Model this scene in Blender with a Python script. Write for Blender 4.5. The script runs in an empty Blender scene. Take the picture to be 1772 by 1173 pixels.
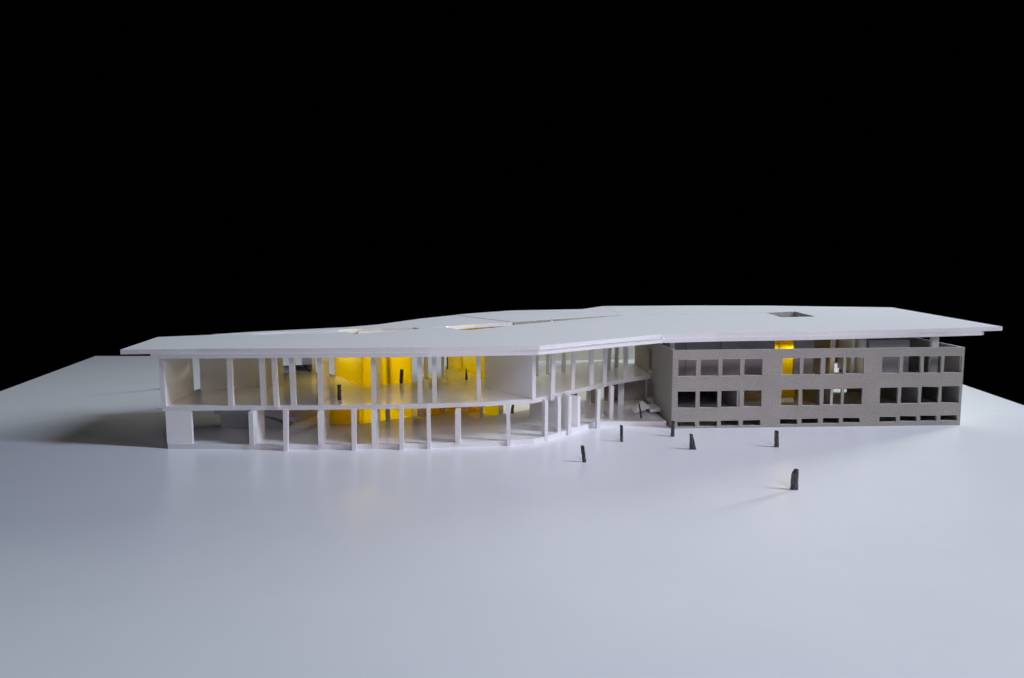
import bpy, bmesh, math, random
from mathutils import Vector, Matrix
from mathutils.geometry import tessellate_polygon
random.seed(7)
K = 0.01                      # all lengths below are centimetres of the real scale model
R = math.radians
scene = bpy.context.scene
C = scene.collection

# ------------------------------------------------------------------ camera
cam_d = bpy.data.cameras.new("camera"); cam = bpy.data.objects.new("camera", cam_d); C.objects.link(cam)
cam_d.sensor_width = 36.0; cam_d.lens = 28.442; cam_d.clip_start = 0.01; cam_d.clip_end = 50
cam.location = (0, 0, 21.6*K); cam.rotation_euler = (R(90-6.5804), 0, 0)
scene.camera = cam
# ------------------------------------------------------------------ world: black studio
w = bpy.data.worlds.new("World"); scene.world = w; w.use_nodes = True
w.node_tree.nodes['Background'].inputs[0].default_value = (0, 0, 0, 1)
w.node_tree.nodes['Background'].inputs[1].default_value = 0
# ------------------------------------------------------------------ lamps
def area(name, loc, target, sx, sy, power, color, spread=180):
    l = bpy.data.lights.new(name, 'AREA'); l.shape = 'RECTANGLE'; l.size = sx*K; l.size_y = sy*K
    l.energy = power; l.color = color; l.spread = R(spread)
    o = bpy.data.objects.new(name, l); C.objects.link(o); o.location = Vector(loc)*K
    d = (Vector(target)-Vector(loc)).normalized()
    o.rotation_euler = d.to_track_quat('-Z', 'Y').to_euler()
    return o
area('window_light', (290, 10, 265), (0, 92, 0), 34, 200, 128.0, (0.655, 0.75, 0.97))
area('far_window_light', (215, 260, 45), (0, 122, 6), 120, 26, 7.2, (0.95, 1.0, 0.93), 35)
area('front_window_light', (175, -10, 75), (10, 90, 5), 50, 50, 0.7, (1.0, 0.80, 0.60), 60)
area('camera_side_light', (42, -52, 80), (12, 90, 4), 40, 40, 0.54, (0.97, 0.88, 0.97), 42)
# lamps added inside the yellow boxes to make them glow, standing in for skylight
area('box_fill_light', (-17.9, 103.5, 9.3), (-18.3, 103.0, 0), 7, 7, 0.10, (1.0, 0.98, 0.93))
area('box_fill_light', (-1.5, 109.0, 9.7), (-1.6, 108.0, 0), 7, 6, 0.055, (1.0, 0.98, 0.93))
area('box_fill_light', (35.0, 101.8, 9.2), (35.0, 101.7, 0), 2, 1.6, 0.018, (1.0, 0.97, 0.9))
scene.view_settings.view_transform = 'Standard'; scene.view_settings.look = 'None'
scene.view_settings.exposure = 0.0; scene.view_settings.gamma = 1.0
scene.cycles.max_bounces = 10; scene.cycles.diffuse_bounces = 6; scene.cycles.transparent_max_bounces = 24
scene.cycles.use_denoising = True

# ------------------------------------------------------------------ materials
def newmat(name):
    m = bpy.data.materials.new(name); m.use_nodes = True
    nt = m.node_tree; b = nt.nodes['Principled BSDF']
    return m, nt, b
def noise(nt, scale, detail=4, rough=.6, coord='Object', stretch=None):
    tc = nt.nodes.new('ShaderNodeTexCoord'); n = nt.nodes.new('ShaderNodeTexNoise')
    n.inputs['Scale'].default_value = scale; n.inputs['Detail'].default_value = detail; n.inputs['Roughness'].default_value = rough
    if stretch:
        mp = nt.nodes.new('ShaderNodeMapping'); mp.inputs['Scale'].default_value = stretch
        nt.links.new(tc.outputs[coord], mp.inputs[0]); nt.links.new(mp.outputs[0], n.inputs['Vector'])
    else: nt.links.new(tc.outputs[coord], n.inputs['Vector'])
    return n
def ramp(nt, src, stops):
    r = nt.nodes.new('ShaderNodeValToRGB'); el = r.color_ramp.elements
    while len(el) < len(stops): el.new(.5)
    for e, (p, c) in zip(el, stops): e.position = p; e.color = (*c, 1)
    nt.links.new(src, r.inputs[0]); return r
def bump(nt, b, src, dist, strength=1):
    bp = nt.nodes.new('ShaderNodeBump'); bp.inputs['Distance'].default_value = dist; bp.inputs['Strength'].default_value = strength
    nt.links.new(src, bp.inputs['Height']); nt.links.new(bp.outputs[0], b.inputs['Normal'])

def paper(name, c0, c1, rough, spec=.5, bd=2e-5):
    m, nt, b = newmat(name)
    n = noise(nt, 12, 3); r = ramp(nt, n.outputs[0], [(.3, c0), (.7, c1)])
    nt.links.new(r.outputs[0], b.inputs['Base Color'])
    b.inputs['Roughness'].default_value = rough
    b.inputs['Specular IOR Level'].default_value = spec
    return m
M_paper = paper('white_board_paper', (.78, .785, .79), (.82, .82, .82), .22)
M_floor = paper('glossy_floor_paper', (.74, .74, .74), (.78, .78, .775), .13)
M_ground = paper('ground_board_paper', (.80, .81, .82), (.83, .835, .84), .27, .45, 1e-5)
M_roof = paper('roof_board_paper', (.86, .865, .86), (.88, .88, .875), .38, .4, 1e-5)

m, nt, b = newmat('foam_edge')            # cut edge of foam board: paper skins on a grainy foam core
M_edge = m
n = noise(nt, 900, 3, .8); r = ramp(nt, n.outputs[0], [(.3, (.62, .61, .64)), (.62, (.75, .745, .77)), (.74, (.9, .9, .9))])
nt.links.new(r.outputs[0], b.inputs['Base Color']); b.inputs['Roughness'].default_value = .7
n = noise(nt, 500, 3); bump(nt, b, n.outputs[0], 1.2e-4)

m, nt, b = newmat('grey_cardboard')
M_card = m
n = noise(nt, 520, 4, .75); r = ramp(nt, n.outputs[0], [(.31, (.17, .155, .14)), (.42, (.30, .28, .262)), (.58, (.345, .325, .305)), (.70, (.45, .43, .41))])
n2 = noise(nt, 25, 3); mx = nt.nodes.new('ShaderNodeMix'); mx.data_type = 'RGBA'; mx.blend_type = 'MULTIPLY'; mx.inputs[0].default_value = 1
r2 = ramp(nt, n2.outputs[0], [(.3, (.88, .87, .86)), (.7, (1, 1, 1))])
nt.links.new(r.outputs[0], mx.inputs[6]); nt.links.new(r2.outputs[0], mx.inputs[7]); nt.links.new(mx.outputs[2], b.inputs['Base Color'])
b.inputs['Roughness'].default_value = .85
n = noise(nt, 300, 5); bump(nt, b, n.outputs[0], 1e-4)

m, nt, b = newmat('cut_card_edge')
M_cut = m
n = noise(nt, 600, 5, .75); r = ramp(nt, n.outputs[0], [(.3, (.33, .32, .305)), (.65, (.56, .55, .53))])
nt.links.new(r.outputs[0], b.inputs['Base Color']); b.inputs['Roughness'].default_value = .9
n = noise(nt, 500, 5); bump(nt, b, n.outputs[0], 2e-4)

m, nt, b = newmat('black_stained_wood')
M_black = m
n = noise(nt, 500, 5, .8, stretch=(1, 1, .12)); r = ramp(nt, n.outputs[0], [(.42, (.006, .006, .009)), (.54, (.02, .018, .024)), (.66, (.26, .25, .25))])
nt.links.new(r.outputs[0], b.inputs['Base Color']); b.inputs['Roughness'].default_value = .5
n = noise(nt, 700, 4, .7, stretch=(1, 1, .2)); bump(nt, b, n.outputs[0], 2e-4)

M_shadeboard = paper('shade_grey_board', (.30, .285, .30), (.33, .315, .33), .6, .3)  # partition colour, darkened to carry the shade behind the top windows
def acrylic(name, tint, diff):
    m, nt, b = newmat(name); nt.nodes.remove(b)
    out = nt.nodes['Material Output']
    tr = nt.nodes.new('ShaderNodeBsdfTransparent'); tr.inputs[0].default_value = (*tint, 1)
    df = nt.nodes.new('ShaderNodeBsdfDiffuse'); df.inputs[0].default_value = (*diff, 1)
    tl = nt.nodes.new('ShaderNodeBsdfTranslucent'); tl.inputs[0].default_value = (*diff, 1)
    gl = nt.nodes.new('ShaderNodeBsdfGlossy'); gl.inputs['Roughness'].default_value = .04
    fr = nt.nodes.new('ShaderNodeFresnel'); fr.inputs[0].default_value = 1.45
    a = nt.nodes.new('ShaderNodeMixShader'); a.inputs[0].default_value = .6; nt.links.new(df.outputs[0], a.inputs[1]); nt.links.new(tl.outputs[0], a.inputs[2])
    c = nt.nodes.new('ShaderNodeMixShader'); c.inputs[0].default_value = .38; nt.links.new(tr.outputs[0], c.inputs[1]); nt.links.new(a.outputs[0], c.inputs[2])
    d = nt.nodes.new('ShaderNodeMixShader'); mu = nt.nodes.new('ShaderNodeMath'); mu.operation = 'MULTIPLY'; mu.inputs[1].default_value = .5; nt.links.new(fr.outputs[0], mu.inputs[0]); nt.links.new(mu.outputs[0], d.inputs[0]); nt.links.new(c.outputs[0], d.inputs[1]); nt.links.new(gl.outputs[0], d.inputs[2])
    nt.links.new(d.outputs[0], out.inputs[0]); return m
M_yellow = acrylic('yellow_acrylic', (1.0, .86, .0), (1.0, .86, .0))

# ------------------------------------------------------------------ helpers
def link(name, bm, mats, parent=None, loc=(0, 0, 0)):
    me = bpy.data.meshes.new(name); bm.normal_update(); bm.to_mesh(me); bm.free()
    for mt in (mats if isinstance(mats, (list, tuple)) else [mats]): me.materials.append(mt)
    o = bpy.data.objects.new(name, me); C.objects.link(o); o.location = Vector(loc)*K
    if parent: o.parent = parent
    return o
def thing(name, label, cat, loc, rotz=0, group=None):
    o = bpy.data.objects.new(name, None); C.objects.link(o); o.empty_display_size = .01
    o.location = Vector(loc)*K; o.rotation_euler = (0, 0, rotz); o['label'] = label; o['category'] = cat
    if group: o['group'] = group
    return o
def sheet_bm(outer, holes, T, t0, t1, side_mat=1):
    """plate with holes: outline in 2D, extruded from t0 to t1; T maps (a, b, t) to 3D centimetres"""
    def area2(p): return sum(p[i][0]*p[(i+1) % len(p)][1]-p[(i+1) % len(p)][0]*p[i][1] for i in range(len(p)))
    loops = [list(outer) if area2(outer) > 0 else list(outer)[::-1]]
    for h in holes: loops.append(list(h) if area2(h) < 0 else list(h)[::-1])
    bm = bmesh.new(); lo = []; hi = []
    for lp in loops:
        lo.append([bm.verts.new(Vector(T(a, b_, t0))*K) for a, b_ in lp]); hi.append([bm.verts.new(Vector(T(a, b_, t1))*K) for a, b_ in lp])
    fl = [v for l in lo for v in l]; fh = [v for l in hi for v in l]
    for tri in tessellate_polygon([[Vector((a, b_, 0)) for a, b_ in lp] for lp in loops]):
        if len(set(tri)) < 3: continue
        try: bm.faces.new([fh[i] for i in tri]); bm.faces.new([fl[i] for i in reversed(tri)])
        except ValueError: pass
    for l, h in zip(lo, hi):
        n = len(l)
        for i in range(n):
            j = (i+1) % n
            f = bm.faces.new([l[i], l[j], h[j], h[i]]); f.material_index = side_mat
    bmesh.ops.recalc_face_normals(bm, faces=bm.faces)
    return bm
XY = lambda a, b_, t: (a, b_, t)
def plate(name, poly, z0, z1, mats, parent, holes=()):
    return link(name, sheet_bm(poly, holes, XY, z0, z1), mats, parent)
def rel(parent, p):               # centimetre world coordinates -> parent space
    return (p[0]-parent.location.x/K, p[1]-parent.location.y/K, p[2]-parent.location.z/K)

def zu(x): return TA-1.0+TB*x-.004      # underside of the roof
def strip_column(parent, d):
    """square foam strip standing upright, its front face measured at the foot and at the head"""
    xb0, xb1, xt0, xt1, y, z0, z1, dep, yaw = d[2], d[3], d[0], d[1], *d[4:]
    jx = random.uniform(-.02, .02)
    if z1 == 9.8: z1 = zu(xb0)
    bm = bmesh.new(); vs = []
    cxb = (xb0+xb1)/2
    cs, sn = math.cos(R(yaw)), math.sin(R(yaw))
    for (x0, x1, z) in ((xb0, xb1, z0), (xt0, xt1, z1)):
        wdt = (x1-x0); cx = (x0+x1)/2
        wf = max(.38, (wdt - dep*abs(sn))/cs) if yaw else wdt-.02
        for px, py in ((-wf/2, 0), (wf/2, 0), (wf/2, dep), (-wf/2, dep)):
            vs.append(bm.verts.new(Vector(rel(parent, (cx+px*cs-(py-dep/2)*sn*1.0, y+py*cs+px*sn+jx, z)))*K))
    for f in ((3, 2, 1, 0), (4, 5, 6, 7), (0, 1, 5, 4), (2, 3, 7, 6)): bm.faces.new([vs[i] for i in f])
    for f in ((1, 2, 6, 5), (3, 0, 4, 7)): bm.faces.new([vs[i] for i in f]).material_index = 1
    bmesh.ops.recalc_face_normals(bm, faces=bm.faces)
    return link('column', bm, [M_edge, M_paper], parent)
def wall(parent, name, p, q, z0, z1, th=.5, mats=None, side=1):
    """foam board wall whose one face runs from p to q; th is laid to its left (side=1) or right (-1)"""
    dx, dy = q[0]-p[0], q[1]-p[1]; L = math.hypot(dx, dy); nx, ny = -dy/L*th*side, dx/L*th*side
    poly = (p, q, (q[0]+nx, q[1]+ny), (p[0]+nx, p[1]+ny))
    bm = bmesh.new()
    v = [bm.verts.new(Vector(rel(parent, (x, y, zu(x) if z > 9.7 else z)))*K) for z in (z0, z1) for x, y in poly]
    for i, f in enumerate(((3, 2, 1, 0), (4, 5, 6, 7), (0, 1, 5, 4), (1, 2, 6, 5), (2, 3, 7, 6), (3, 0, 4, 7))):
        bm.faces.new([v[k] for k in f]).material_index = 0 if i in (2, 4) else 1
    bmesh.ops.recalc_face_normals(bm, faces=bm.faces)
    return link(name, bm, mats or [M_paper, M_edge], parent)

# ------------------------------------------------------------------ measured plan (centimetres)
UP = [(-30.32, -29.79, -30.37, -29.78, 85.09, 4.1, 9.8, 0.5, 0), (-26.96, -26.44, -26.88, -26.3, 85.24, 4.1, 9.8, 0.5, 0),
 (-25.54, -25.04, -25.41, -24.89, 84.94, 4.35, 9.8, 0.5, 0), (-23.81, -23.22, -23.72, -23.14, 85.37, 4.2, 9.8, 0.5, 0),
 (-10.21, -9.73, -10.24, -9.72, 86.49, 4.1, 9.8, 0.5, 0), (-8.66, -8.18, -8.68, -8.2, 86.65, 4.1, 9.8, 0.5, 0),
 (-3.96, -3.49, -3.87, -3.4, 88.09, 4.1, 9.8, 0.5, 0), (4.4, 5.0, 4.24, 4.86, 90.62, 4.1, 9.8, 0.5, 18),
 (7.13, 7.65, 6.85, 7.46, 95.11, 4.1, 9.8, 0.5, 18), (9.41, 10.07, 9.37, 10.0, 97.88, 4.1, 9.8, 0.5, 18),
 (11.38, 11.89, 11.22, 11.78, 99.52, 4.1, 9.8, 0.5, 10), (14.32, 14.94, 14.23, 14.85, 102.73, 4.1, 9.8, 0.5, 5)]
LO = [(-24.09, -23.57, -24.16, -23.7, 83.58, 0, 4.45, 0.5, 0), (-16.96, -16.47, -16.99, -16.52, 83.82, 0, 4.45, 0.5, 0),
 (-11.93, -11.49, -11.96, -11.5, 84.07, 0, 4.75, 0.5, 0), (-9.09, -8.71, -9.08, -8.65, 84.56, 0, 4.85, 0.5, 0),
 (-0.63, -0.21, -0.56, -0.14, 85.81, 0, 4.6, 0.5, 0), (3.37, 4.01, 3.35, 3.98, 87.9, 0, 4.65, 0.9, 18),
 (4.89, 5.45, 4.93, 5.42, 90.08, 0, 4.62, 1.3, 18), (6.13, 6.59, 6.09, 6.55, 90.93, 0, 4.6, 2.0, 18),
 (9.97, 10.48, 9.92, 10.42, 94.17, 0, 4.75, 1.0, 8), (11.91, 12.47, 11.85, 12.42, 97.45, 0.55, 4.55, 0.8, 8)]
BU = [(-15.72, -15.18, -15.63, -15.09, 98.95, 4.6, 9.8, 0.5, 0), (-11.31, -10.79, -11.24, -10.73, 102.21, 4.6, 9.8, 0.5, 0),
 (-9.19, -8.78, -9.14, -8.77, 103.35, 4.6, 9.8, 0.5, 0), (-6.72, -6.17, -6.68, -6.13, 109.43, 4.6, 9.8, 0.5, 0),
 (3.03, 3.48, 3.01, 3.46, 104.75, 4.6, 9.8, 0.5, 0), (4.53, 4.99, 4.5, 4.96, 106.19, 4.6, 9.8, 0.5, 0),
 (6.69, 7.31, 6.65, 7.27, 107.66, 4.6, 9.8, 0.5, -8), (13.13, 13.69, 13.06, 13.62, 110.21, 4.6, 9.8, 0.5, 0),
 (14.44, 15.0, 14.36, 14.93, 112.34, 4.6, 9.8, 0.5, 0)]
BL = [(-15.31, -14.78, -15.24, -14.71, 95.8, 0.55, 4.1, 0.5, 0), (-11.66, -11.01, -11.61, -10.89, 98.97, 0.55, 4.1, 0.5, 0),
 (-9.05, -8.61, -9.01, -8.57, 101.26, 0.55, 4.1, 0.5, 0), (-6.15, -5.63, -6.13, -5.61, 101.98, 0.55, 4.1, 0.5, 0),
 (-4.0, -3.57, -3.98, -3.55, 98.12, 0.55, 4.1, 0.5, 0), (-1.67, -1.16, -1.66, -1.16, 99.84, 0.55, 4.1, 0.5, 0),
 (9.94, 10.56, 9.9, 10.52, 106.16, 0.55, 4.1, 0.5, 0), (14.18, 14.95, 14.12, 14.89, 106.16, 0.55, 4.1, 0.5, 0)]
SLAB2 = [(-37.24, 84.79), (-30.02, 85.1), (-21.43, 85.32), (-15.31, 85.74), (-8.82, 86.22), (-2.92, 87.36), (2.29, 88.87), (6.75, 94.12), (9.58, 97.28),
 (11.07, 99.37), (14.3, 102.44), (19.35, 106.67), (18.87, 115.68), (13.18, 118.62), (9.61, 116.84), (6.99, 108.67), (3.5, 105.22), (-1.16, 100.45),
 (-3.2, 102.89), (-9.38, 113.98), (-9.08, 103.81), (-11.06, 101.99), (-12.5, 100.45), (-18.16, 96.88), (-23.51, 105.94), (-26.69, 108.67),
 (-29.57, 115.11), (-32.56, 114.21), (-37.51, 94.51)]
BASE = [(-36.82, 84.63), (-28.09, 84.38), (-24.05, 84.25), (-15.18, 84.51), (-8.74, 84.89), (-0.38, 86.18), (2.47, 86.98), (3.79, 88.06), (10.02, 95.64),
 (18.64, 95.96), (17.84, 104.99), (15.51, 110.26), (9.01, 109.0), (2.54, 102.91), (-4.54, 97.61), (-6.57, 101.62), (-10.81, 98.46), (-12.21, 98.8),
 (-17.75, 94.53), (-26.17, 94.37), (-33.33, 94.21), (-37.1, 92.98)]
FIN = [('up_left', -36.87, 84.79, -37.5, 94.12, 4.6, 9.8), ('fin_e', -20.33, 85.58, -20.75, 90.87, 4.6, 9.8),
 ('fin_f', -14.7, 86.22, -16.08, 98.74, 4.6, 9.8), ('wall_j', 2.66, 88.94, -2.87, 96.72, 4.6, 9.8), ('p2', -28.05, 98.11, -36.53, 93.74, 4.6, 9.8),
 ('p3', -26.59, 108.41, -29.88, 115.68, 4.6, 9.8), ('lo_a', -27.41, 84.13, -27.25, 87.52, 0.55, 4.1),
 ('lo_c', -20.08, 84.13, -20.66, 90.02, 0.55, 4.1), ('lo_e', -14.43, 84.38, -14.89, 90.02, 0.55, 4.1),
 ('lo_h', -5.59, 85.14, -5.55, 86.45, 0.55, 4.1), ('lo_m', 8.01, 93.28, 2.5, 98.12, 0.55, 4.1),
 ('lo_panel', -36.93, 84.76, -34.26, 84.89, 0.55, 4.1)]
BOX1 = [(-18.16, 96.88), (-12.6, 100.66), (-23.56, 106.19)]
BOX2 = [(-9.38, 113.98), (-3.2, 102.89), (-1.16, 100.45), (3.5, 105.22), (6.99, 108.67)]
LOY = [(-21.67, 94.53), (-17.75, 94.53), (-8.52, 101.08), (-3.86, 104.22), (-12.21, 98.8), (-25.94, 94.53)]
FIG = [('up1', -19.13, 88.19, 4.6, 1.72, 0.38), ('up2', -13.78, 99.16, 4.6, 1.75, 0.37), ('up4', -5.83, 102.08, 4.6, 1.39, 0.37),
 ('up5', -8.95, 111.0, 4.6, 1.59, 0.2), ('lo6', 0.0, 100.4, 0.55, 1.1, 0.37), ('rec7', 15.9, 97.61, 0.55, 1.83, 0.28),
 ('g8', 7.28, 79.22, 0, 1.64, 0.35), ('g9', 12.17, 87.77, 0, 1.85, 0.32), ('g10', 18.31, 90.22, 0, 1.83, 0.39), ('g11', 19.31, 84.31, 0, 1.65, 0.67),
 ('g12', 28.57, 85.31, 0, 1.76, 0.43), ('g13', 25.14, 69.95, 0, 1.89, 0.61), ('b14', -52.96, 120.57, 0, 1.47, 0.43),
 ('b15', -46.25, 105.79, 0, 1.53, 0.31)]
CREASE = [(-8.72, 124.12), (-4.04, 117.28)]
LENS = [(-37.33, 101.08), (-32.68, 101.98), (-28.72, 103.58), (-25.91, 104.27), (-23.0, 104.66), (-21.15, 102.94), (-19.75, 100.7), (-24.98, 100.46),
 (-31.56, 100.74)]
FP = [(-41.18, 84.34), (-33.26, 84.6), (-20.95, 84.11), (-8.82, 83.96), (2.92, 84.58), (9.89, 89.3), (17.56, 94.33), (24.23, 95.29), (35.43, 95.96),
 (50.09, 97.7), (60.67, 99.57), (61.57, 130.52), (43.67, 124.43), (43.51, 115.64), (38.42, 115.03), (38.58, 122.4), (16.23, 120.45), (0.15, 107.06),
 (-1.21, 105.18), (-5.38, 101.17), (-6.58, 101.84), (-8.61, 105.24), (-11.73, 103.44), (-12.41, 102.85), (-13.61, 101.88), (-16.2, 99.82),
 (-19.03, 97.74), (-24.28, 97.66), (-30.7, 98.0), (-36.49, 98.41), (-42.46, 96.36)]
BP = [(43.74, 124.65), (61.68, 130.76), (42.9, 136.87), (31.65, 138.65), (15.69, 139.13), (11.61, 132.95), (-0.23, 131.42), (-6.35, 126.65),
 (-13.35, 118.6), (-18.29, 109.9), (-21.9, 106.67), (-26.84, 104.41), (-32.85, 101.86), (-36.91, 99.16), (-32.05, 100.02), (-28.21, 101.74),
 (-25.47, 102.49), (-22.31, 103.21), (-20.01, 104.76), (-17.1, 105.4), (-13.41, 105.52), (-12.89, 105.62), (-11.86, 103.89), (-8.74, 105.86),
 (-8.43, 106.76), (-5.16, 109.0), (0.16, 111.66), (16.33, 121.25), (38.77, 123.02)]
UB = [(58.51, 99.73), (62.66, 132.59), (45.51, 127.57), (45.46, 117.86), (38.7, 117.6), (38.89, 125.04), (16.69, 123.23), (0.47, 109.64), (-1.24, 107.85),
 (-5.28, 103.45), (-6.97, 104.3), (-8.79, 107.38), (-12.01, 105.81), (-13.92, 104.18), (-16.62, 102.33), (-19.52, 100.24), (-27.91, 100.6),
 (-37.6, 101.38), (-43.25, 99.27)]
UB2 = [(44.97, 127.08), (61.59, 133.57), (43.85, 139.86), (32.31, 141.51), (16.24, 141.82), (12.07, 135.93), (-0.1, 134.29), (-6.3, 129.3), (-13.4, 121.36),
 (-18.57, 112.98), (-21.99, 109.38), (-22.66, 106.58), (-20.26, 108.08), (-17.64, 108.69), (-13.85, 108.97), (-13.3, 109.0), (-12.29, 107.69),
 (-9.37, 113.55), (-9.08, 115.05), (-5.56, 117.36), (0.17, 120.5), (16.77, 124.45), (39.89, 126.54)]
TA = 11.1119
TB = 0.00905
SP = [(-38.09, 84.44), (-20.93, 83.96), (-8.82, 83.82), (2.8, 84.66), (9.91, 89.42), (17.6, 94.17), (24.21, 95.14), (35.38, 95.78), (50.14, 97.75),
 (57.8, 99.1)]
CARD = ((18.96, 94.32), (54.34, 96.2))
WIN = [[(0.64, 2.83, 6.27, 8.28), (3.31, 5.5, 6.29, 8.3), (5.94, 8.1, 6.31, 8.32), (8.56, 10.77, 6.33, 8.34), (13.15, 15.28, 6.36, 8.37),
  (15.71, 17.86, 6.38, 8.39), (18.34, 20.57, 6.4, 8.41), (20.89, 23.08, 6.41, 8.43), (25.26, 27.47, 6.45, 8.46), (27.86, 30.08, 6.47, 8.48),
  (30.42, 32.62, 6.48, 8.5), (32.95, 35.17, 6.5, 8.52)],
 [(0.67, 2.86, 2.5, 4.47), (3.29, 5.5, 2.52, 4.49), (5.93, 8.14, 2.54, 4.52), (8.61, 10.8, 2.57, 4.55), (13.13, 15.29, 2.61, 4.59),
  (15.72, 17.9, 2.63, 4.62), (18.31, 20.49, 2.66, 4.64), (20.81, 23.08, 2.68, 4.67), (25.22, 27.44, 2.72, 4.71), (27.8, 29.98, 2.74, 4.74),
  (30.32, 32.52, 2.76, 4.76), (32.82, 35.08, 2.79, 4.79)],
 [(0.7, 2.85, 0.1, 0.79), (3.33, 5.5, 0.14, 0.83), (5.96, 8.09, 0.17, 0.87), (8.61, 10.76, 0.21, 0.9), (13.13, 15.27, 0.27, 0.97),
  (15.73, 17.82, 0.31, 1.0), (18.34, 20.37, 0.34, 1.04), (20.83, 22.93, 0.37, 1.07), (25.31, 27.42, 0.43, 1.13), (27.84, 29.93, 0.47, 1.17),
  (30.36, 32.42, 0.5, 1.2), (32.88, 34.99, 0.54, 1.24)]]
CARDTOP = ((-0.01, 9.42), (35.38, 9.56))


# ------------------------------------------------------------------ ground boards
def structure(o): o['kind'] = 'structure'; return o
structure(link('ground', sheet_bm([(-60, 8), (64, 8), (69.6, 106.2), (20, 97.2), (20, 158.2), (-82.1, 158)], [], XY, -.5, 0), [M_ground, M_edge]))
structure(link('ground', sheet_bm([(20.06, 97.28), (69.6, 106.28), (72.6, 158.2), (20.06, 158.2)], [], XY, -.5, -.01), [M_ground, M_edge]))

# ------------------------------------------------------------------ the white two-storey wing
wing = thing('white_model_building', 'white foam board building model of two open storeys held up by slim leaning strips', 'architectural model', (-8, 92, 0))
o2 = lambda poly: [(x-wing.location.x/K, y-wing.location.y/K) for x, y in poly]
plate('base_slab', o2(BASE), 0.003, .55, [M_floor, M_edge], wing)
plate('floor_slab', o2(SLAB2), 4.1, 4.6, [M_floor, M_edge], wing)
for d in UP+LO+BU+BL: strip_column(wing, d)
for nm, x0, y0, x1, y1, z0, z1 in FIN:
    wall(wing, 'wall_panel', (x0, y0), (x1, y1), z0+.004, (8.0 if nm == 'p3' else z1-.004), side={'p2': -1, 'p3': 1}.get(nm, 1), mats=[M_paper, M_edge])
# low ramp in the ground storey, sloping down to the right on a closed plinth
def hexa(parent, name, pts, mats, side=1):
    bm = bmesh.new(); v = [bm.verts.new(Vector(rel(parent, p))*K) for p in pts]
    for i, f in enumerate(((3, 2, 1, 0), (4, 5, 6, 7), (0, 1, 5, 4), (1, 2, 6, 5), (2, 3, 7, 6), (3, 0, 4, 7))):
        bm.faces.new([v[k] for k in f]).material_index = 0 if i < 2 else side
    bmesh.ops.recalc_face_normals(bm, faces=bm.faces)
    return link(name, bm, mats, parent)
def slab4(parent, name, top, th, mats=None):
    return hexa(parent, name, [(x, y, z-th) for x, y, z in top]+list(top), mats or [M_paper, M_edge])
slab4(wing, 'landing', [(-34.3, 91.5, 2.75), (-29.6, 91.5, 2.95), (-28.6, 97, 2.95), (-33.3, 97, 2.75)], .5)
slab4(wing, 'ramp', [(-29.6, 91.5, 2.95), (-25.2, 92.6, 1.6), (-23.4, 97, 1.6), (-28.6, 97, 2.95)], .5)
hexa(wing, 'plinth', [(-33.8, 92.2, .56), (-26, 92.8, .56), (-26, 96.5, .56), (-33, 96.5, .56), (-33.8, 92.2, 2.2), (-29.6, 92.2, 2.35), (-29, 96.5, 2.35), (-33, 96.5, 2.2)], [M_paper, M_edge])
wall(wing, 'wall_panel', (24, 128), (4, 126), 3.6, 9.8, side=-1)
wall(wing, 'wall_panel', (-5, 122), (-9, 121), 7.6, 9.8, side=-1)
# small ramps behind, bending down from the upper floor, and the tilted board in the recess
slab4(wing, 'ramp', [(-13.1, 112.5, 4.7), (-11.3, 104.2, 4.5), (-10.9, 105.2, 4.5), (-12.4, 114.2, 4.7)], .4)
slab4(wing, 'ramp', [(-11.1, 105.0, 4.55), (-9.3, 103.5, 4.4), (-8.9, 104.6, 4.4), (-10.8, 106.3, 4.55)], .4)
slab4(wing, 'ramp', [(15.4, 100.0, .72), (17.4, 100.6, 1.35), (16.8, 103.0, 1.75), (15.2, 102.6, .8)], .15)
slab4(wing, 'landing', [(17.4, 99.9, 1.2), (18.85, 99.9, 1.3), (18.85, 103.0, 1.3), (17.2, 103.0, 1.2)], .4)
# partitions at the back of the recess, ground storey
wall(wing, 'wall_panel', (18.6, 109.2), (12.6, 108.6), .56, 4.09, side=-1, mats=[M_card, M_cut])
wall(wing, 'wall_panel', (11.8, 106.3), (10.9, 108.6), .56, 4.09, side=1, mats=[M_card, M_cut])
wall(wing, 'wall_panel', (8.6, 105.3), (4.2, 101.4), .56, 4.09, side=-1, mats=[M_card, M_cut])

# ------------------------------------------------------------------ grey cardboard block
(ax, ay), (bx, by) = CARD
ang = math.atan2(by-ay, bx-ax)
card = thing('cardboard_block', 'grey cardboard building block pierced by three rows of square windows', 'architectural model', (ax, ay, 0), ang)
def jit(h, a=.035):
    s0, s1, z0, z1 = h
    r = lambda: random.uniform(-a, a)
    return [(s0+r(), z0+r()), (s1+r(), z0+r()), (s1+r(), z1+r()), (s0+r(), z1+r())]
holes = [jit((h[0]-.05, h[1]+.04, h[2]-(.06 if k < 2 else -.03), h[3]+(.03 if k < 2 else .06))) for k, row in enumerate(WIN) for h in row]
F_T = lambda a, b_, t: (a, t, b_)
facade = link('facade', sheet_bm([(0, .003), (35.36, .003), (35.38, 9.52), (0, 9.38)], holes, F_T, 0, .3), [M_card, M_cut], card)
for h in holes:                    # raw cut lining round every opening, a hair proud of the card
    cx = sum(p[0] for p in h)/4; cz = sum(p[1] for p in h)/4
    def off(p, d):
        return (p[0]+(d if p[0] > cx else -d), p[1]+(d if p[1] > cz else -d))
    outer = [off(p, -.004) for p in h]; inner = [off(p, -.03-random.uniform(0, .025)) for p in h]
    link('window', sheet_bm(outer, [inner], F_T, -.012, .335, 0), [M_cut], facade)
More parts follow.
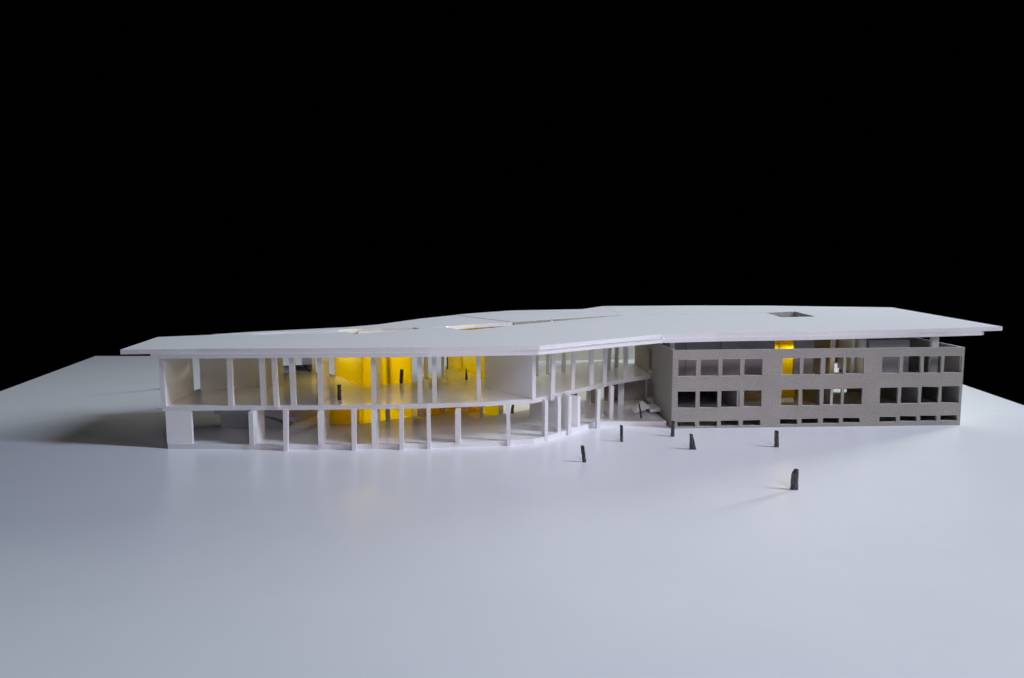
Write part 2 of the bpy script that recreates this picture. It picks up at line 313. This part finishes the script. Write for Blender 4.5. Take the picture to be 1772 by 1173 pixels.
def cwall(name, p, q, z0, z1, holes=(), th=.3, mats=None):
    """upright sheet in the block's own frame from p to q; holes given as (s0, s1, z0, z1) along it"""
    L = math.hypot(q[0]-p[0], q[1]-p[1]); ux, uy = (q[0]-p[0])/L, (q[1]-p[1])/L
    T = lambda a, b_, t: (p[0]+ux*a-uy*t, p[1]+uy*a+ux*t, b_)
    return link(name, sheet_bm([(0, z0), (L, z0), (L, z1), (0, z1)], [[(a, c), (b_, c), (b_, d), (a, d)] for a, b_, c, d in holes], T, 0, th), mats or [M_card, M_cut], card)
cwall('side_wall', (.3, .302), (.3, 22), .003, 9.37, [(10.6, 13.6, 4.75, 8.0), (9.2, 14.4, .9, 3.7)])
cwall('side_wall', (35.36, .302), (35.36, 20), .003, 9.5)
cwall('back_wall', (.32, 19.7), (13.5, 19.7), .003, 9.3, [(3, 6, 5.5, 8), (8, 11, 5.5, 8)])
for s in (18.0, 24.5, 31.0): cwall('post', (s, 17.5), (s+.45, 17.5), .003, 9.9, (), .45, [M_edge, M_edge])
cwall('inner_wall', (9.5, 12), (35.0, 12), .003, 9.5, [(15.2, 17.5, .9, 2.4), (15.2, 16.3, 4.62, 5.9), (22.0, 23.05, .95, 2.5), (24.2, 25.0, 6.2, 7.6)])
plate('inner_floor', [(.31, .31), (35.05, .31), (35.05, 7.9), (23.4, 7.9), (23.4, 5.2), (20.2, 5.2), (20.2, 9), (18.2, 9), (18.2, 2.5), (13.2, 2.5), (13.2, 11.9), (.31, 11.9)], 4.85, 5.3, [M_paper, M_edge], card)
plate('inner_floor', [(.31, .31), (35.05, .31), (35.05, 11.9), (.31, 11.9)], 1.55, 1.95, [M_card, M_cut], card)  # added low floor, keeps light from above out of the bottom windows
WP = [M_paper, M_edge]; GP = [M_shadeboard, M_shadeboard]
for s0, s1, d, z1 in ((.35, 3.1, 5.3, 10.1), (3.0, 5.2, 5.12, 10.1), (5.1, 7.5, 5.3, 10.1), (7.4, 9.7, 5.12, 10.1), (9.6, 14.2, 5.3, 10.0), (16.6, 19.0, 4.9, 9.9), (26.0, 31.2, 4.7, 9.85)):
    cwall('partition', (s0, d), (s1, d), 5.31, z1, (), .5, GP)
cwall('partition', (25.9, 5.2), (25.9, 11.9), 5.31, 9.9, (), .5, WP)
for s, d in ((22.0, 6.4), (24.6, 6.4)): cwall('post', (s, d), (s+.45, d), 5.31, 10.3, (), .45, [M_edge, M_edge])
cwall('post', (33.4, 3.6), (34.3, 3.6), 5.31, 10.3, (), .5, WP)
cwall('post', (.5, 3.2), (1.0, 3.2), 5.31, 10.3, (), .5, WP)
cwall('partition', (.32, 11.2), (13.0, 11.2), 1.96, 4.84)  # added to block light from the side doors and darken the middle row
for s in (8.2, 19.6, 30.5): cwall('partition', (s, .32), (s, 11.9), 1.96, 4.84, (), .3, [M_card, M_cut])

# ------------------------------------------------------------------ roof
roof = thing('roof', 'large white angular flat roof of layered foam board with long slits and a skylight', 'roof', (0, 110, 9.8))
ro = lambda poly: [(x, y-110) for x, y in poly]
RT = [M_roof, M_edge]
def rplate(name, poly, t0, t1):
    T = lambda a, b_, t: (a, b_-110, TA-10.8+t+TB*a)     # the whole roof climbs slightly to the right
    return link(name, sheet_bm(poly, [], T, t0, t1), RT, roof)
rplate('roof_plate', FP, .503, 1.0)
rplate('roof_plate', BP[0:5]+BP[27:29], .503, 1.0)
rplate('roof_plate', [(BP[4][0]-.06, BP[4][1])]+BP[5:8]+[CREASE[0], CREASE[1], BP[26], (BP[27][0]-.06, BP[27][1]-.03)], .503, 1.0)
rplate('roof_plate', [(CREASE[0][0]-.04, CREASE[0][1]-.04)]+BP[8:26]+[(BP[26][0]-.04, BP[26][1]-.04), (CREASE[1][0]-.04, CREASE[1][1]-.04)], .465, .965)
rplate('roof_plate', LENS, .5, .75)
under = SP + UB
rplate('under_plate', under, 0, .5)
under2 = UB2
rplate('under_plate', under2, 0, .5)
# linings standing in the openings: grey card along the long slit and round the skylight, white laths in the first opening
def lining(p, q, t0, t1, mats, off=.05, th=.12, name='slit_lining'):
    dx, dy = q[0]-p[0], q[1]-p[1]; L = math.hypot(dx, dy); nx, ny = dy/L, -dx/L
    a = [(x+nx*o_, y+ny*o_) for o_ in (off, off+th) for x, y in (p, q)]
    a = [a[0], a[1], a[3], a[2]]
    bm = bmesh.new(); v = [bm.verts.new(Vector((x, y-110, TA-10.8+TB*x+tt))*K) for tt in (t0, t1) for x, y in a]
    for f in ((3, 2, 1, 0), (4, 5, 6, 7), (0, 1, 5, 4), (1, 2, 6, 5), (2, 3, 7, 6), (3, 0, 4, 7)): bm.faces.new([v[k] for k in f])
    bmesh.ops.recalc_face_normals(bm, faces=bm.faces)
    return link(name, bm, mats, roof)
lining(BP[26], BP[27], -.6, .97, M_card)
lining(BP[28], BP[0], -1.0, .97, M_card)
lining(FP[12], FP[13], -1.0, .97, M_card, .02)
lining(FP[13], FP[14], -1.0, .9, M_card, .02)
for k in (18, 19):
    for j in range(3): lining(BP[k], BP[k+1], .2-.62*j, .70-.62*j, M_paper, .06+.35*j, .4, 'lath')
# torn paper skin along the edge over the recess
bm = bmesh.new()
def along(t):
    a, b_, c_ = (Vector(SP[k]) for k in (3, 4, 5))
    s = t*2
    return a.lerp(b_, s) if s < 1 else b_.lerp(c_, s-1)
N = 90; prev = None
for i in range(N+1):
    t = .12+.87*i/N
    p = along(t); zz = TA-10.8+TB*p.x+.52+.03*math.sin(i*.6)+random.uniform(-.02, .02); d = .1+random.uniform(0, .05)
    q = [Vector((p.x+.02, p.y-.02-110, zz)), Vector((p.x+.6*d, p.y-d-110, zz+.02)), Vector((p.x+.6*d, p.y-d-110, zz+.07+random.uniform(0, .04))), Vector((p.x+.02, p.y-.02-110, zz+.09))]
    q = [bm.verts.new(v*K) for v in q]
    if prev:
        for k in range(4): bm.faces.new((prev[k], q[k], q[(k+1) % 4], prev[(k+1) % 4]))
    else: bm.faces.new(q)
    prev = q
bm.faces.new(prev[::-1]); bmesh.ops.recalc_face_normals(bm, faces=bm.faces)
link('torn_paper_strip', bm, M_paper, roof)

# small scraps of paper and glue standing on the roof edges
def scrap(x, y, z, s):
    bm = bmesh.new(); vs = []
    for a in range(7):
        an = a*.9; rr = s*random.uniform(.5, 1)
        vs.append((bm.verts.new(Vector((x+rr*math.cos(an), y-110+rr*.5*math.sin(an), z))*K), bm.verts.new(Vector((x+.4*rr*math.cos(an+.3), y-110+.3*rr*math.sin(an), z+s*random.uniform(.5, 1)))*K)))
    for i in range(7):
        (a, a2), (b_, b2) = vs[i], vs[(i+1) % 7]; bm.faces.new((a, b_, b2, a2))
    bm.faces.new([v[1] for v in vs]); bm.faces.new([v[0] for v in vs][::-1]); bmesh.ops.recalc_face_normals(bm, faces=bm.faces)
    link('paper_scrap', bm, M_paper, roof)
rz = lambda x, t: TA-10.8+TB*x+t
(sx, sy) = SP[5]; scrap(sx, sy-.15, rz(sx, .55), .3); scrap(SP[4][0]-1, SP[4][1]-.9, rz(SP[4][0], .55), .2)
fx, fy = FP[17][0]+(FP[16][0]-FP[17][0])*.33, FP[17][1]+(FP[16][1]-FP[17][1])*.33
scrap(fx, fy, rz(fx, .9), .3)
# ------------------------------------------------------------------ yellow acrylic volumes
def acrylic_box(name, label, pts, z0, z1, closed=True, th=.12, top=False):
    t = thing(name, label, 'acrylic box', (pts[0][0], pts[0][1], z0), 0)
    n = len(pts)
    for i in range(n if closed else n-1):
        p, q = pts[i], pts[(i+1) % n]
        L = math.hypot(q[0]-p[0], q[1]-p[1]); e = (th+.01)/L
        p2 = (p[0]+(q[0]-p[0])*e, p[1]+(q[1]-p[1])*e)
        wall(t, 'acrylic_sheet', p2, q, z0, z1, th, [M_yellow, M_yellow])
    return t
C1, R1, L1 = BOX1
acrylic_box('yellow_acrylic_box', 'tall see-through yellow box whose sharp corner points forward between the white strips', [C1, R1, (R1[0]+L1[0]-C1[0], R1[1]+L1[1]-C1[1]), L1], .004, 9.78)
acrylic_box('yellow_acrylic_box', 'yellow see-through wall behind the pointed figure and the wide grey-white panel', [(-3, 116.5), (-9.3, 114.0), (-3.4, 103.0), BOX2[2]], .004, 9.78, closed=False)
acrylic_box('yellow_acrylic_box', 'low yellow see-through screen under the upper floor, beside the dark ramp', [(-18.0, 94.5), (-21.7, 94.5), (-23.6, 98.6)], .56, 4.08, closed=False)
acrylic_box('yellow_acrylic_box', 'low yellow see-through strip wall seen under the middle of the upper floor', [(-11.9, 100.3), (-8.5, 101.9), (-3.9, 104.4), (-4.4, 106), (-11.4, 103)], .004, 4.08)
cs, sn = math.cos(ang), math.sin(ang)
cp = lambda s, d: (ax+s*cs-d*sn, ay+s*sn+d*cs)
acrylic_box('yellow_acrylic_box', 'bright yellow box inside the grey cardboard block, seen through its windows', [cp(14.8, 5.4), cp(17.0, 5.4), cp(18.2, 8.5), cp(14.8, 8.5)], 2.7, 10.1)

# ------------------------------------------------------------------ scale figures
FLAB = {
 'up1': ('upright straight black stick figure standing nearest the edge of the upper floor, left part', .0, 1),
 'up2': ('leaning black stick figure on the upper floor in front of the yellow box', .13, 1),
 'up4': ('black figure tapering to a point on the upper floor before the yellow wall', -.05, .25),
 'up5': ('very thin dark stick figure far back beside a white post on the upper floor', 0, 1),
 'lo6': ('dark stick figure under the upper floor, half hidden behind a white strip', .12, .8),
 'rec7': ('thin black figure leaning inside the recess beside the small tilted board', -.3, .5),
 'g8': ('leaning scratched black stick figure on the ground before the white strips, leftmost outside', -.22, .95),
 'g9': ('slim upright scratched black stick figure on the ground in front of the recess', -.06, .9),
 'g10': ('plain dark stick figure standing against the left corner of the grey cardboard block', .0, 1),
 'g11': ('wedge-shaped black figure on the ground, wide foot and narrow top', -.12, .35),
 'g12': ('upright scratched black stick figure before the middle windows of the grey block', -.05, .85),
 'g13': ('largest black figure with a notched top, nearest the camera on the open ground', .0, .55),
 'b14': ('black stick figure peeking out behind the left end of the white building, farther one', 0, 1),
 'b15': ('black stick figure hidden behind the left end of the white building, nearer one', 0, 1)}
for nm, x, y, z, h, wd in FIG:
    lab, lean, tp = FLAB[nm]
    bm = bmesh.new(); dep = min(.32, wd*.8); n = 9; rings = []
    for i in range(n+1):
        f = i/n; ww = wd*(1+(tp-1)*f)
        if nm == 'g11': cx = lean*f-(wd-ww)/2*.45
        elif nm == 'g13': ww = wd*(1-.12*f) if f < .75 else wd*(.88-(f-.75)*1.7); cx = (wd-ww)/2*.9
        else: cx = lean*f
        cx += random.uniform(-.012, .012)
        ring = []
        for sx, sy in ((-1, -1), (0, -1.12), (1, -1), (1, 1), (-1, 1)):
            zt = h*f + (random.uniform(-.06, .05) if i == n else 0)
            ring.append(bm.verts.new(Vector((cx+sx*ww/2+random.uniform(-.012, .012), sy*dep/2+random.uniform(-.012, .012), max(zt, 0)))*K))
        rings.append(ring)
    for a, b_ in zip(rings, rings[1:]):
        for k in range(5): bm.faces.new((a[k], a[(k+1) % 5], b_[(k+1) % 5], b_[k]))
    bm.faces.new(rings[0][::-1]); bm.faces.new(rings[-1])
    o = link('scale_figure', bm, M_black, None, (x, y+dep/2, z+.003))
    o.rotation_euler = (0, 0, random.uniform(-.25, .25) if nm not in ('g13', 'up3') else 0)
    o['label'] = lab; o['category'] = 'scale figure'; o['group'] = 'black scale figures of the model'
